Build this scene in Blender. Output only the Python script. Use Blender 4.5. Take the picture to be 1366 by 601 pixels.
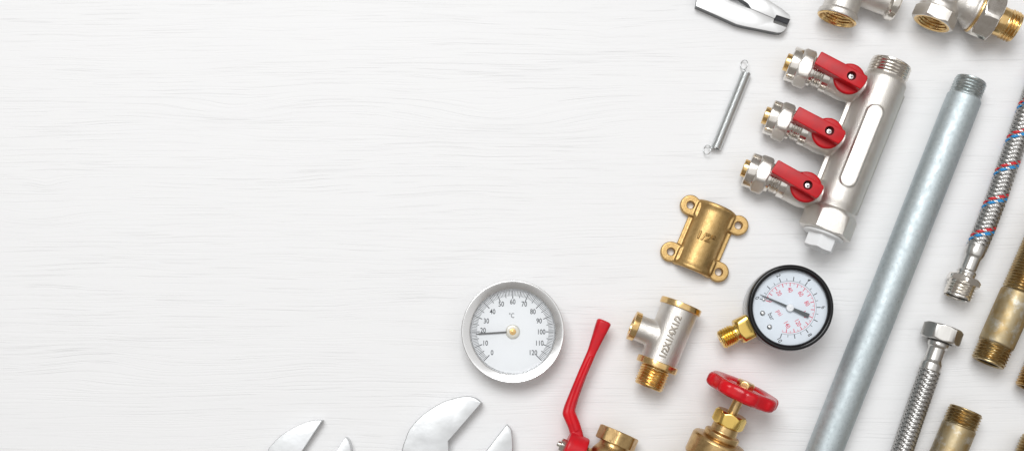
import bpy, bmesh, math, random
from mathutils import Matrix, Vector
random.seed(7)
for o in list(bpy.data.objects):
    bpy.data.objects.remove(o, do_unlink=True)
SC = bpy.context.scene
COL = SC.collection
PI = math.pi

# ------------------------------------------------------------------ camera
S = 0.00045                  # metres on the table per photograph pixel
CX, CY, D = 683.0, 445.0, 1680.0     # foot of the camera axis (pixel) and camera height (pixels)
cam = bpy.data.cameras.new('camera')
camo = bpy.data.objects.new('camera', cam)
COL.objects.link(camo)
SC.camera = camo
camo.location = (0, -(CY - 300.5) * S, D * S)
camo.rotation_euler = (0, 0, 0)
cam.sensor_width = 36
cam.lens = 36 * D / 1366
cam.shift_y = (CY - 300.5) / 1366
cam.clip_start = 0.01
cam.clip_end = 50
SC.render.resolution_x, SC.render.resolution_y = 1024, 450

# ------------------------------------------------------------------ light
W = bpy.data.worlds.new('World')
SC.world = W
W.use_nodes = True
bg = W.node_tree.nodes['Background']
bg.inputs[0].default_value = (1.0, 0.94, 0.88, 1)
bg.inputs[1].default_value = 0.28


def area(name, loc, target, sx, sy, power, col):
    l = bpy.data.lights.new(name, 'AREA')
    l.shape = 'RECTANGLE'
    l.size, l.size_y = sx, sy
    l.energy = power
    l.color = col
    o = bpy.data.objects.new(name, l)
    COL.objects.link(o)
    o.location = loc
    d = Vector(target) - Vector(loc)
    o.rotation_euler = d.to_track_quat('-Z', 'Y').to_euler()
    return o


area('key_softbox', (-0.35, 1.05, 2.2), (0.10, 0, 0), 1.4, 1.15, 43, (0.975, 0.99, 1.0))
area('overhead_softbox', (0.42, 0.05, 1.8), (0.42, 0.05, 0), 2.9, 2.1, 12.6, (0.97, 0.985, 1))
SC.view_settings.view_transform = 'Standard'
SC.view_settings.look = 'None'
SC.view_settings.gamma = 1
SC.view_settings.exposure = 0
SC.render.engine = 'CYCLES'


# ------------------------------------------------------------------ pixel -> table
def P(px, py, h=0.0):
    """point seen at a photograph pixel, h pixels above the table, in pixel units"""
    k = 1 - h / D
    return Vector((CX + (px - CX) * k - 683, -(CY + (py - CY) * k - 300.5), h))


# ------------------------------------------------------------------ geometry collector
class Geo:
    def __init__(self):
        self.v, self.f = [], []

    def add(self, v, f, M=None):
        n = len(self.v)
        if M is not None:
            v = [M @ Vector(p) for p in v]
        self.v += [tuple(p) for p in v]
        self.f += [tuple(i + n for i in q) for q in f]
        return self

    def merge(self, g, M=None):
        return self.add(g.v, g.f, M)

    def mesh(self, name, scale=S, sharp=35):
        me = bpy.data.meshes.new(name)
        me.from_pydata([(a * scale, b * scale, c * scale) for a, b, c in self.v], [], self.f)
        bm = bmesh.new()
        bm.from_mesh(me)
        bmesh.ops.remove_doubles(bm, verts=bm.verts, dist=1e-4 * scale)
        bmesh.ops.recalc_face_normals(bm, faces=bm.faces)
        bm.to_mesh(me)
        bm.free()
        for p in me.polygons:
            p.use_smooth = True
        if sharp < 180:
            me.set_sharp_from_angle(angle=math.radians(sharp))
        return me

    def build(self, name, mat, parent=None, sharp=35, **kw):
        me = self.mesh(name, S, sharp)
        return link(name, me, mat, parent, **kw)


def link(name, me, mat, parent=None, kind=None, label=None):
    o = bpy.data.objects.new(name, me)
    COL.objects.link(o)
    me.materials.clear()
    me.materials.append(M_[mat])
    if parent is not None:
        o.parent = parent
    if kind:
        o['kind'] = kind
    if label:
        o['label'] = label
    return o


def thing(name, label, cat, origin=None, direction=(1, 0), group=None):
    """Empty on the table; local x along the pixel direction"""
    o = bpy.data.objects.new(name, None)
    COL.objects.link(o)
    o.empty_display_size = 0.01
    o['label'] = label
    o['category'] = cat
    if group:
        o['group'] = group
    a = math.atan2(-direction[1], direction[0])
    o.location = (origin[0] * S, origin[1] * S, 0)
    o.rotation_euler = (0, 0, a)
    R = Matrix.Rotation(-a, 3, 'Z')

    def L(px, py, h=0.0):
        q = P(px, py, h) - Vector((origin[0], origin[1], 0))
        return R @ q
    return o, L


def unit(dx, dy):
    l = math.hypot(dx, dy)
    return (dx / l, dy / l)


# ---- primitives (x is always the axis)
def tri(t):
    t = t - math.floor(t)
    w = abs(t - 0.5) * 2          # 1 at 0, 0 at .5
    return max(0.0, min(1.0, (w - 0.12) / 0.76))


def rows_clean(rows):
    return [r if len(r) == 4 else (r[0], r[1], 0.0, 1.0) for r in rows]


def lathe(rows, M=None, seg=56, closed=False):
    """rows: (x, r) or (x, r, thread_depth, pitch)"""
    rows = rows_clean(rows)
    v, f = [], []
    for (x, r, d, p) in rows:
        for k in range(seg):
            a = 2 * PI * k / seg
            rr = r - d * (1 - tri(x / p + k / seg)) if d else r
            v.append((x, rr * math.sin(a), rr * math.cos(a)))
    n = len(rows)
    for i in range(n - 1 if not closed else n):
        j = (i + 1) % n
        for k in range(seg):
            l = (k + 1) % seg
            f.append((i * seg + k, i * seg + l, j * seg + l, j * seg + k))
    return Geo().add(v, f, M)


def thread(x0, x1, r, depth, pitch, step=7):
    n = max(4, int(abs(x1 - x0) / pitch * step))
    out = []
    for i in range(n + 1):
        x = x0 + (x1 - x0) * i / n
        e = min(1, i / (step * 0.6), (n - i) / (step * 0.6))
        out.append((x, r - depth * (1 - e) * 0.8, depth * e if e > 0 else 0.0, pitch))
    return out


def fil(rows, c=0.6, n=3):
    """round the corners of a profile of (x, r) pairs"""
    out = [rows[0]]
    for i in range(1, len(rows) - 1):
        a, b, d = Vector(rows[i - 1][:2]), Vector(rows[i][:2]), Vector(rows[i + 1][:2])
        la, ld = (a - b).length, (d - b).length
        if la < 1e-4 or ld < 1e-4:
            out.append(rows[i])
            continue
        k = min(c, la * 0.45, ld * 0.45)
        p, q = b + (a - b) / la * k, b + (d - b) / ld * k
        for j in range(n + 1):
            t = j / n
            w = p * (1 - t) ** 2 + b * 2 * t * (1 - t) + q * t * t
            out.append((w.x, w.y))
    out.append(rows[-1])
    return out


def hexa(x0, x1, rf, n=6, rot=0.0, ch0=3.0, ch1=3.0, bore=0.0, M=None, sub=8, lim=0.985, corner=0.985):
    """chamfered polygon nut along x"""
    Rm = rf / math.cos(PI / n) * corner
    r_in = rf * lim
    xs = []
    K = 4
    if ch0 > 0:
        for i in range(K + 1):
            xs.append((x0 + ch0 * i / K, r_in + (Rm - r_in) * i / K))
    else:
        xs.append((x0, Rm))
    if ch1 > 0:
        for i in range(K + 1):
            xs.append((x1 - ch1 * (1 - i / K), Rm + (r_in - Rm) * i / K))
    else:
        xs.append((x1, Rm))
    ths = []
    for k in range(n):
        for j in range(sub):
            ths.append(rot + (k - 0.5 + j / sub) * 2 * PI / n)
    m = len(ths)

    def R(t):
        w = (t - rot) / (2 * PI / n)
        w = (w - math.floor(w + 0.5)) * 2 * PI / n
        return rf / math.cos(w)
    v, f = [], []
    rings = []
    if bore >= 0:
        rings.append((x0, bore if bore else 0.001, True))
    for x, l in xs:
        rings.append((x, l, False))
    rings.append((x1, bore if bore else 0.001, True))
    for x, l, circ in rings:
        for t in ths:
            r = l if circ else min(R(t), l)
            v.append((x, r * math.sin(t), r * math.cos(t)))
    N = len(rings)
    for i in range(N - 1 if bore == 0 else N):
        j = (i + 1) % N
        for k in range(m):
            q = (k + 1) % m
            f.append((i * m + k, i * m + q, j * m + q, j * m + k))
    return Geo().add(v, f, M)


def prism(outline, z0, z1, bevel=0.0, segs=3, M=None, holes=()):
    bm = bmesh.new()
    vs = [bm.verts.new((x, y, z1)) for x, y in outline]
    fc = bm.faces.new(vs)
    if fc.normal.z < 0:
        fc.normal_flip()
    bm.normal_update()
    if fc.normal.z < 0:
        bmesh.ops.reverse_faces(bm, faces=[fc])
    r = bmesh.ops.extrude_face_region(bm, geom=[fc])
    nv = [e for e in r['geom'] if isinstance(e, bmesh.types.BMVert)]
    bmesh.ops.translate(bm, verts=nv, vec=(0, 0, z0 - z1))
    bmesh.ops.recalc_face_normals(bm, faces=bm.faces)
    if bevel > 0:
        ed = [e for e in bm.edges if abs(e.verts[0].co.z - e.verts[1].co.z) < 1e-6]
        bmesh.ops.bevel(bm, geom=ed, offset=bevel, segments=segs, profile=0.5, affect='EDGES', clamp_overlap=True)
    bmesh.ops.triangulate(bm, faces=[q for q in bm.faces if len(q.verts) > 4])
    bm.verts.index_update()
    g = Geo().add([tuple(q.co) for q in bm.verts], [tuple(q.index for q in fa.verts) for fa in bm.faces], M)
    bm.free()
    return g


def tube(pts, radii, seg=12, closed=False, cap=True, power=2.0, ratio=1.0):
    """swept tube; cross-section superellipse, ratio = vertical/horizontal"""
    pts = [Vector(p) for p in pts]
    n = len(pts)
    if not isinstance(radii, (list, tuple)):
        radii = [radii] * n
    v, f = [], []
    prev = None
    for i in range(n):
        if closed:
            t = pts[(i + 1) % n] - pts[i - 1]
        else:
            t = pts[min(i + 1, n - 1)] - pts[max(i - 1, 0)]
        t.normalize()
        if prev is None:
            ref = Vector((0, 0, 1)) if abs(t.z) < 0.9 else Vector((1, 0, 0))
        else:
            ref = prev
        b = (ref - t * ref.dot(t)).normalized()
        prev = b
        s = t.cross(b)
        for k in range(seg):
            a = 2 * PI * k / seg
            c, d = math.cos(a), math.sin(a)
            e = 2.0 / power
            cc = math.copysign(abs(c) ** e, c)
            dd = math.copysign(abs(d) ** e, d)
            v.append(pts[i] + (b * cc * ratio + s * dd) * radii[i])
    m = n if closed else n - 1
    for i in range(m):
        j = (i + 1) % n
        for k in range(seg):
            l = (k + 1) % seg
            f.append((i * seg + k, i * seg + l, j * seg + l, j * seg + k))
    if cap and not closed:
        f.append(tuple(range(seg)))
        f.append(tuple(range((n - 1) * seg, n * seg)))
    return Geo().add(v, f)


def text(body, size, extrude=0.0, sx=1.0, bold=0.0, bevel=0.0, space=1.0):
    cu = bpy.data.curves.new('t', 'FONT')
    cu.body = body
    cu.size = size
    cu.align_x = 'CENTER'
    cu.align_y = 'CENTER'
    cu.extrude = extrude
    cu.offset = bold
    cu.bevel_depth = bevel
    cu.bevel_resolution = 1
    cu.space_character = space
    cu.resolution_u = 3
    ob = bpy.data.objects.new('t', cu)
    COL.objects.link(ob)
    bpy.context.view_layer.update()
    dg = bpy.context.evaluated_depsgraph_get()
    me = bpy.data.meshes.new_from_object(ob.evaluated_get(dg))
    g = Geo().add([(q.co.x * sx, q.co.y, q.co.z) for q in me.vertices], [tuple(p.vertices) for p in me.polygons])
    bpy.data.objects.remove(ob)
    bpy.data.curves.remove(cu)
    bpy.data.meshes.remove(me)
    if g.v:                       # centre it exactly
        xs = [p[0] for p in g.v]
        ys = [p[1] for p in g.v]
        mx, my = (min(xs) + max(xs)) / 2, (min(ys) + max(ys)) / 2
        g.v = [(p[0] - mx, p[1] - my, p[2]) for p in g.v]
    return g


def remesh(geo, voxel=0.9, smooth=4, factor=0.5):
    """melt overlapping pieces into one cast surface"""
    me = bpy.data.meshes.new('tmp')
    k = 0.01
    me.from_pydata([(a * k, b * k, c * k) for a, b, c in geo.v], [], geo.f)
    bm = bmesh.new()
    bm.from_mesh(me)
    bmesh.ops.remove_doubles(bm, verts=bm.verts, dist=1e-5)
    bmesh.ops.holes_fill(bm, edges=bm.edges, sides=0)
    bmesh.ops.recalc_face_normals(bm, faces=bm.faces)
    bm.to_mesh(me)
    bm.free()
    ob = bpy.data.objects.new('tmp', me)
    COL.objects.link(ob)
    m = ob.modifiers.new('r', 'REMESH')
    m.mode = 'VOXEL'
    m.voxel_size = voxel * k
    m.adaptivity = 0
    s = ob.modifiers.new('s', 'SMOOTH')
    s.factor = factor
    s.iterations = smooth
    bpy.context.view_layer.update()
    dg = bpy.context.evaluated_depsgraph_get()
    r = bpy.data.meshes.new_from_object(ob.evaluated_get(dg))
    g = Geo().add([(q.co.x / k, q.co.y / k, q.co.z / k) for q in r.vertices], [tuple(p.vertices) for p in r.polygons])
    bpy.data.objects.remove(ob)
    bpy.data.meshes.remove(me)
    bpy.data.meshes.remove(r)
    return g


def T(x, y, z):
    return Matrix.Translation((x, y, z))


def RZ(a):
    return Matrix.Rotation(a, 4, 'Z')


def RY(a):
    return Matrix.Rotation(a, 4, 'Y')


def RX(a):
    return Matrix.Rotation(a, 4, 'X')


UP = RY(-PI / 2)       # turns a lathe along x into one along z


# ------------------------------------------------------------------ materials
M_ = {}


def mat(name, col, metal=0.0, rough=0.4, bump=0.0, bscale=900, var=None, vscale=250, vlo=0.42, vhi=0.62,
        rvar=0.0, coat=0.0, spec=0.5, stretch=(1, 1, 1), var2=None, v2scale=60, v2lo=0.6, v2hi=0.7, sss=0.0, bdist=0.0002):
    m = bpy.data.materials.new(name)
    m.use_nodes = True
    nt = m.node_tree
    N, K = nt.nodes, nt.links
    b = N['Principled BSDF']
    b.inputs['Base Color'].default_value = (*col, 1)
    b.inputs['Metallic'].default_value = metal
    b.inputs['Roughness'].default_value = rough
    b.inputs['Specular IOR Level'].default_value = spec
    b.inputs['Coat Weight'].default_value = coat
    b.inputs['Coat Roughness'].default_value = 0.08
    if sss:
        b.inputs['Subsurface Weight'].default_value = sss
        b.inputs['Subsurface Radius'].default_value = (0.002, 0.002, 0.002)
    tc = N.new('ShaderNodeTexCoord')
    mp = N.new('ShaderNodeMapping')
    mp.inputs['Scale'].default_value = stretch
    oi = N.new('ShaderNodeObjectInfo')
    mu = N.new('ShaderNodeMath')
    mu.operation = 'MULTIPLY'
    mu.inputs[1].default_value = 3.7
    K.new(oi.outputs['Random'], mu.inputs[0])
    va = N.new('ShaderNodeVectorMath')
    va.operation = 'ADD'
    K.new(tc.outputs['Object'], va.inputs[0])
    K.new(mu.outputs[0], va.inputs[1])
    K.new(va.outputs[0], mp.inputs['Vector'])

    def noise(scale, detail=4, rgh=0.55):
        n = N.new('ShaderNodeTexNoise')
        n.inputs['Scale'].default_value = scale
        n.inputs['Detail'].default_value = detail
        n.inputs['Roughness'].default_value = rgh
        K.new(mp.outputs[0], n.inputs['Vector'])
        return n.outputs['Fac']

    def ramp(src, lo, hi, a=0.0, c=1.0):
        r = N.new('ShaderNodeMapRange')
        r.inputs[1].default_value, r.inputs[2].default_value = lo, hi
        r.inputs[3].default_value, r.inputs[4].default_value = a, c
        K.new(src, r.inputs[0])
        return r.outputs[0]
    cur = None
    if var:
        mx = N.new('ShaderNodeMix')
        mx.data_type = 'RGBA'
        mx.inputs[6].default_value = (*col, 1)
        mx.inputs[7].default_value = (*var, 1)
        K.new(ramp(noise(vscale, 5, 0.6), vlo, vhi), mx.inputs[0])
        cur = mx.outputs[2]
        if var2:
            m2 = N.new('ShaderNodeMix')
            m2.data_type = 'RGBA'
            K.new(cur, m2.inputs[6])
            m2.inputs[7].default_value = (*var2, 1)
            K.new(ramp(noise(v2scale, 6, 0.65), v2lo, v2hi), m2.inputs[0])
            cur = m2.outputs[2]
        K.new(cur, b.inputs['Base Color'])
    if rvar:
        K.new(ramp(noise(vscale * 0.7 + 40, 4), 0.3, 0.7, max(0.02, rough - rvar), rough + rvar), b.inputs['Roughness'])
    if bump:
        bp = N.new('ShaderNodeBump')
        bp.inputs['Strength'].default_value = bump
        bp.inputs['Distance'].default_value = bdist
        K.new(noise(bscale, 3, 0.6), bp.inputs['Height'])
        K.new(bp.outputs[0], b.inputs['Normal'])
    M_[name] = m
    return m


mat('nickel_cast', (0.70, 0.67, 0.635), 1, 0.44, bump=0.75, bscale=1500, rvar=0.06, var=(0.70, 0.67, 0.62), vscale=300)
mat('nickel', (0.80, 0.765, 0.72), 1, 0.2, bump=0.06, bscale=900, rvar=0.07, var=(0.72, 0.68, 0.62), vscale=180)
mat('nickel_worn_shade', (0.40, 0.36, 0.31), 1, 0.36, bump=0.2, bscale=1900)  # lettering: brownish plating wear, darkened further for its shadow outlines
mat('brass_letter_shade', (0.30, 0.185, 0.07), 1, 0.36, bump=0.3, bscale=1500)  # lettering darker than the casting, colour stands for its edge shadows
mat('steel_satin', (0.60, 0.585, 0.56), 1, 0.32, bump=0.1, bscale=700, stretch=(0.15, 1, 1), rvar=0.05)
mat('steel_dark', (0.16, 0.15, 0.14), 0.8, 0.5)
mat('steel', (0.74, 0.74, 0.73), 1, 0.27, bump=0.08, bscale=700, rvar=0.06, stretch=(0.15, 1, 1))
mat('steel_wire', (0.50, 0.49, 0.475), 1, 0.3)
mat('zinc_wire', (0.72, 0.74, 0.74), 1, 0.36)
mat('chrome_ring', (0.76, 0.76, 0.76), 1, 0.28, rvar=0.03)
mat('forged_chrome', (0.60, 0.61, 0.615), 1, 0.36, bump=0.45, bscale=130, rvar=0.07, var=(0.62, 0.63, 0.64), vscale=70, vlo=0.4, vhi=0.75)
mat('plier_steel', (0.70, 0.70, 0.70), 1, 0.38, bump=0.15, bscale=1500)
mat('plier_side', (0.20, 0.205, 0.21), 0.9, 0.42)
mat('plier_cut', (0.16, 0.165, 0.18), 1, 0.4, bump=0.2, bscale=1200)
mat('brass', (0.80, 0.57, 0.27), 1, 0.24, bump=0.02, bscale=900, rvar=0.06, var=(0.72, 0.47, 0.19), vscale=220)
mat('brass_gauge', (0.80, 0.56, 0.16), 1, 0.22, bump=0.1, bscale=700, stretch=(1, 1, 0.2), rvar=0.06)
mat('brass_cast', (0.57, 0.385, 0.165), 1, 0.45, bump=0.7, bscale=1500, var=(0.50, 0.325, 0.13), vscale=500, rvar=0.07)
mat('brass_valve', (0.62, 0.43, 0.20), 1, 0.32, bump=0.35, bscale=1500, var=(0.50, 0.33, 0.15), vscale=350, rvar=0.06)
mat('brass_old', (0.42, 0.345, 0.215), 0.88, 0.52, bump=0.3, bscale=900, var=(0.40, 0.29, 0.14), vscale=190,
    var2=(0.56, 0.54, 0.48), v2scale=110, v2lo=0.53, v2hi=0.68, rvar=0.08)
mat('brass_thread', (0.44, 0.345, 0.19), 1, 0.32, bump=0.2, bscale=900, var=(0.36, 0.24, 0.10), vscale=200)
mat('brass_thread_warm', (0.56, 0.36, 0.14), 1, 0.32, bump=0.2, bscale=900, var=(0.40, 0.24, 0.08), vscale=200)
mat('brass_bore_shade', (0.07, 0.05, 0.03), 0.6, 0.6)
mat('galvanized', (0.58, 0.64, 0.66), 0.88, 0.56, bump=0.45, bscale=1700, var=(0.49, 0.55, 0.57), vscale=420, vlo=0.35, vhi=0.7,
    var2=(0.30, 0.34, 0.35), v2scale=800, v2lo=0.58, v2hi=0.78, rvar=0.08)
mat('galvanized_thread', (0.56, 0.60, 0.605), 1, 0.38, bump=0.5, bscale=800, var=(0.38, 0.42, 0.42), vscale=300)
mat('red_plastic', (0.53, 0.003, 0.008), 0, 0.30, coat=0.0, spec=0.28, bump=0.04, bscale=300, var=(0.44, 0.006, 0.012), vscale=120)
mat('red_enamel', (0.64, 0.005, 0.012), 0, 0.24, spec=0.35, bump=0.12, bscale=260, coat=0.08, var=(0.50, 0.008, 0.016), vscale=90)
mat('red_vinyl', (0.64, 0.006, 0.014), 0, 0.36, spec=0.32, bump=0.10, bscale=300, coat=0.0, var=(0.52, 0.010, 0.02), vscale=90)
mat('white_plastic', (0.83, 0.84, 0.85), 0, 0.38, bump=0.05, bscale=700, sss=0.15)
mat('black_gloss', (0.006, 0.006, 0.007), 0, 0.14, coat=0.0, spec=0.4, bump=0.02, bscale=300)
mat('gauge_case', (0.55, 0.56, 0.57), 1, 0.3, rvar=0.05)
mat('dial_white', (0.77, 0.785, 0.80), 0, 0.5)
mat('dial_blue', (0.72, 0.775, 0.83), 0, 0.45)
mat('print_black', (0.02, 0.024, 0.03), 0, 0.5)
mat('print_red', (0.70, 0.06, 0.12), 0, 0.5)
mat('needle_grey', (0.075, 0.085, 0.09), 0.2, 0.4)
mat('needle_steel', (0.11, 0.11, 0.11), 0.5, 0.4)
mat('hub_clear', (0.64, 0.62, 0.55), 0.35, 0.3, coat=0.4)
mat('pin_steel', (0.62, 0.62, 0.61), 1, 0.3, bump=0.3, bscale=900)
mat('thread_red', (0.62, 0.02, 0.03), 0, 0.45)
mat('thread_blue', (0.015, 0.27, 0.62), 0, 0.45)
mat('rubber', (0.02, 0.02, 0.02), 0, 0.6)
mat('hole_shade', (0.03, 0.03, 0.03), 0, 0.7)
mat('black_grip', (0.02, 0.02, 0.022), 0, 0.5)

# thin cover glass of the dials
m = bpy.data.materials.new('cover_glass')
m.use_nodes = True
nt = m.node_tree
for n in list(nt.nodes):
    nt.nodes.remove(n)
out = nt.nodes.new('ShaderNodeOutputMaterial')
mix = nt.nodes.new('ShaderNodeMixShader')
fr = nt.nodes.new('ShaderNodeFresnel')
fr.inputs[0].default_value = 1.45
tr = nt.nodes.new('ShaderNodeBsdfTransparent')
gl = nt.nodes.new('ShaderNodeBsdfGlossy')
gl.inputs['Roughness'].default_value = 0.02
nt.links.new(fr.outputs[0], mix.inputs[0])
nt.links.new(tr.outputs[0], mix.inputs[1])
nt.links.new(gl.outputs[0], mix.inputs[2])
nt.links.new(mix.outputs[0], out.inputs[0])
M_['cover_glass'] = m


def table_material():
    m = bpy.data.materials.new('white_painted_wood')
    m.use_nodes = True
    nt = m.node_tree
    N, K = nt.nodes, nt.links
    b = N['Principled BSDF']
    tc = N.new('ShaderNodeTexCoord')
    sc = N.new('ShaderNodeVectorMath')
    sc.operation = 'SCALE'
    sc.inputs['Scale'].default_value = 1 / S
    K.new(tc.outputs['Object'], sc.inputs[0])
    sep = N.new('ShaderNodeSeparateXYZ')
    K.new(sc.outputs[0], sep.inputs[0])
    X, Y = sep.outputs[0], sep.outputs[1]

    def math_(op, a, b_=None, c=None):
        n = N.new('ShaderNodeMath')
        n.operation = op
        for i, q in enumerate((a, b_, c)):
            if q is None:
                continue
            if isinstance(q, (int, float)):
                n.inputs[i].default_value = q
            else:
                K.new(q, n.inputs[i])
        return n.outputs[0]

    def noise(x, y, detail=2.0, rgh=0.5, z=0.0):
        c = N.new('ShaderNodeCombineXYZ')
        K.new(x, c.inputs[0])
        K.new(y, c.inputs[1])
        c.inputs[2].default_value = z
        n = N.new('ShaderNodeTexNoise')
        n.inputs['Scale'].default_value = 1
        n.inputs['Detail'].default_value = detail
        n.inputs['Roughness'].default_value = rgh
        K.new(c.outputs[0], n.inputs['Vector'])
        return n.outputs['Fac']

    def rng(v, lo, hi, a, c):
        r = N.new('ShaderNodeMapRange')
        r.interpolation_type = 'SMOOTHSTEP'
        r.inputs[1].default_value, r.inputs[2].default_value = lo, hi
        r.inputs[3].default_value, r.inputs[4].default_value = a, c
        K.new(v, r.inputs[0])
        return r.outputs[0]
    # wandering grain lines: f is the coordinate across the grain
    w1 = math_('MULTIPLY', math_('SUBTRACT', noise(math_('DIVIDE', X, 420), math_('DIVIDE', Y, 90), 2), 0.5), 34)
    w2 = math_('MULTIPLY', math_('SUBTRACT', noise(math_('DIVIDE', X, 60), math_('DIVIDE', Y, 26), 2, z=3.3), 0.5), 2.6)
    f = math_('ADD', Y, math_('ADD', w1, w2))
    # knots (pixel x, pixel y, half-length, half-width, lift)
    for kx, ky, a, h, A in ((310, 148, 70, 14, 13), (655, 160, 95, 20, 19), (62, 247, 16, 9, 6), (130, 480, 70, 22, -16), (810, 45, 12, 6, 5),
                            (40, 295, 60, 20, 12), (1010, 640, 80, 20, 16)):
        dx = math_('DIVIDE', math_('SUBTRACT', X, kx - 683), a)
        dy = math_('DIVIDE', math_('SUBTRACT', Y, 300.5 - ky), h)
        r2 = math_('ADD', math_('MULTIPLY', dx, dx), math_('MULTIPLY', dy, dy))
        e = math_('MULTIPLY', math_('EXPONENT', math_('MULTIPLY', r2, -0.8)), A)
        f = math_('ADD', f, e)
    g1 = noise(math_('DIVIDE', X, 170), math_('DIVIDE', f, 2.1), 1.5, 0.5)
    g2 = noise(math_('DIVIDE', X, 130), math_('DIVIDE', f, 1.5), 1, 0.5, 7.7)
    g3 = noise(math_('DIVIDE', X, 210), math_('DIVIDE', f, 9.0), 1, 0.5, 2.1)
    dens = noise(math_('DIVIDE', X, 260), math_('DIVIDE', Y, 60), 2, 0.5, 5.5)
    cut = rng(g1, 0.31, 0.385, 0.0, 1.0)                       # sharp open pores
    fine = rng(g2, 0.32, 0.5, 0.0, 1.0)
    soft = math_('MULTIPLY', rng(g3, 0.3, 0.7, 0, 1), 0.15)
    amt = rng(dens, 0.32, 0.62, 0.6, 1.0)
    hgt = math_('ADD', math_('MULTIPLY', math_('ADD', cut, math_('MULTIPLY', fine, 0.65)), amt), soft)
    brush = noise(math_('DIVIDE', X, 7), math_('DIVIDE', Y, 3), 3, 0.6, 9.0)
    hgt = math_('ADD', hgt, math_('MULTIPLY', brush, 0.16))
    bp = N.new('ShaderNodeBump')
    bp.inputs['Strength'].default_value = 1.0
    bp.inputs['Distance'].default_value = 0.000085
    K.new(hgt, bp.inputs['Height'])
    K.new(bp.outputs[0], b.inputs['Normal'])
    mx = N.new('ShaderNodeMix')
    mx.data_type = 'RGBA'
    mx.inputs[6].default_value = (0.818, 0.818, 0.821, 1)
    mx.inputs[7].default_value = (0.822, 0.822, 0.826, 1)
    K.new(rng(math_('ADD', math_('MULTIPLY', cut, 0.75), math_('MULTIPLY', fine, 0.25)), 0.0, 0.9, 0.0, 1.0), mx.inputs[0])
    K.new(mx.outputs[2], b.inputs['Base Color'])
    b.inputs['Roughness'].default_value = 0.55
    b.inputs['Specular IOR Level'].default_value = 0.3
    M_['table'] = m


table_material()

# ------------------------------------------------------------------ the table
g = Geo()
hx, hy = 1900, 1300
g.add([(-hx, -hy, 0), (hx, -hy, 0), (hx, hy, 0), (-hx, hy, 0), (-hx, -hy, -60), (hx, -hy, -60), (hx, hy, -60), (-hx, hy, -60)],
      [(0, 1, 2, 3), (4, 7, 6, 5), (0, 4, 5, 1), (1, 5, 6, 2), (2, 6, 7, 3), (3, 7, 4, 0)])
o = g.build('tabletop', 'table')
o['kind'] = 'structure'
o['label'] = 'white painted wooden tabletop with fine horizontal grain'


# ------------------------------------------------------------------ helpers for dials
def ring_rect(r0, r1, w, ang):
    c, s = math.cos(ang), math.sin(ang)
    nx, ny = -s, c
    return [(c * r0 - nx * w / 2, s * r0 - ny * w / 2), (c * r1 - nx * w / 2, s * r1 - ny * w / 2),
            (c * r1 + nx * w / 2, s * r1 + ny * w / 2), (c * r0 + nx * w / 2, s * r0 + ny * w / 2)]


def tick(g, r0, r1, w, ang, z):
    g.add([(x, y, z) for x, y in ring_rect(r0, r1, w, ang)], [(0, 1, 2, 3)])


def arc(g, r, w, a0, a1, z, n=90):
    v = []
    for i in range(n + 1):
        a = a0 + (a1 - a0) * i / n
        v += [((r - w / 2) * math.cos(a), (r - w / 2) * math.sin(a), z), ((r + w / 2) * math.cos(a), (r + w / 2) * math.sin(a), z)]
    g.add(v, [(2 * i, 2 * i + 1, 2 * i + 3, 2 * i + 2) for i in range(n)])


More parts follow.
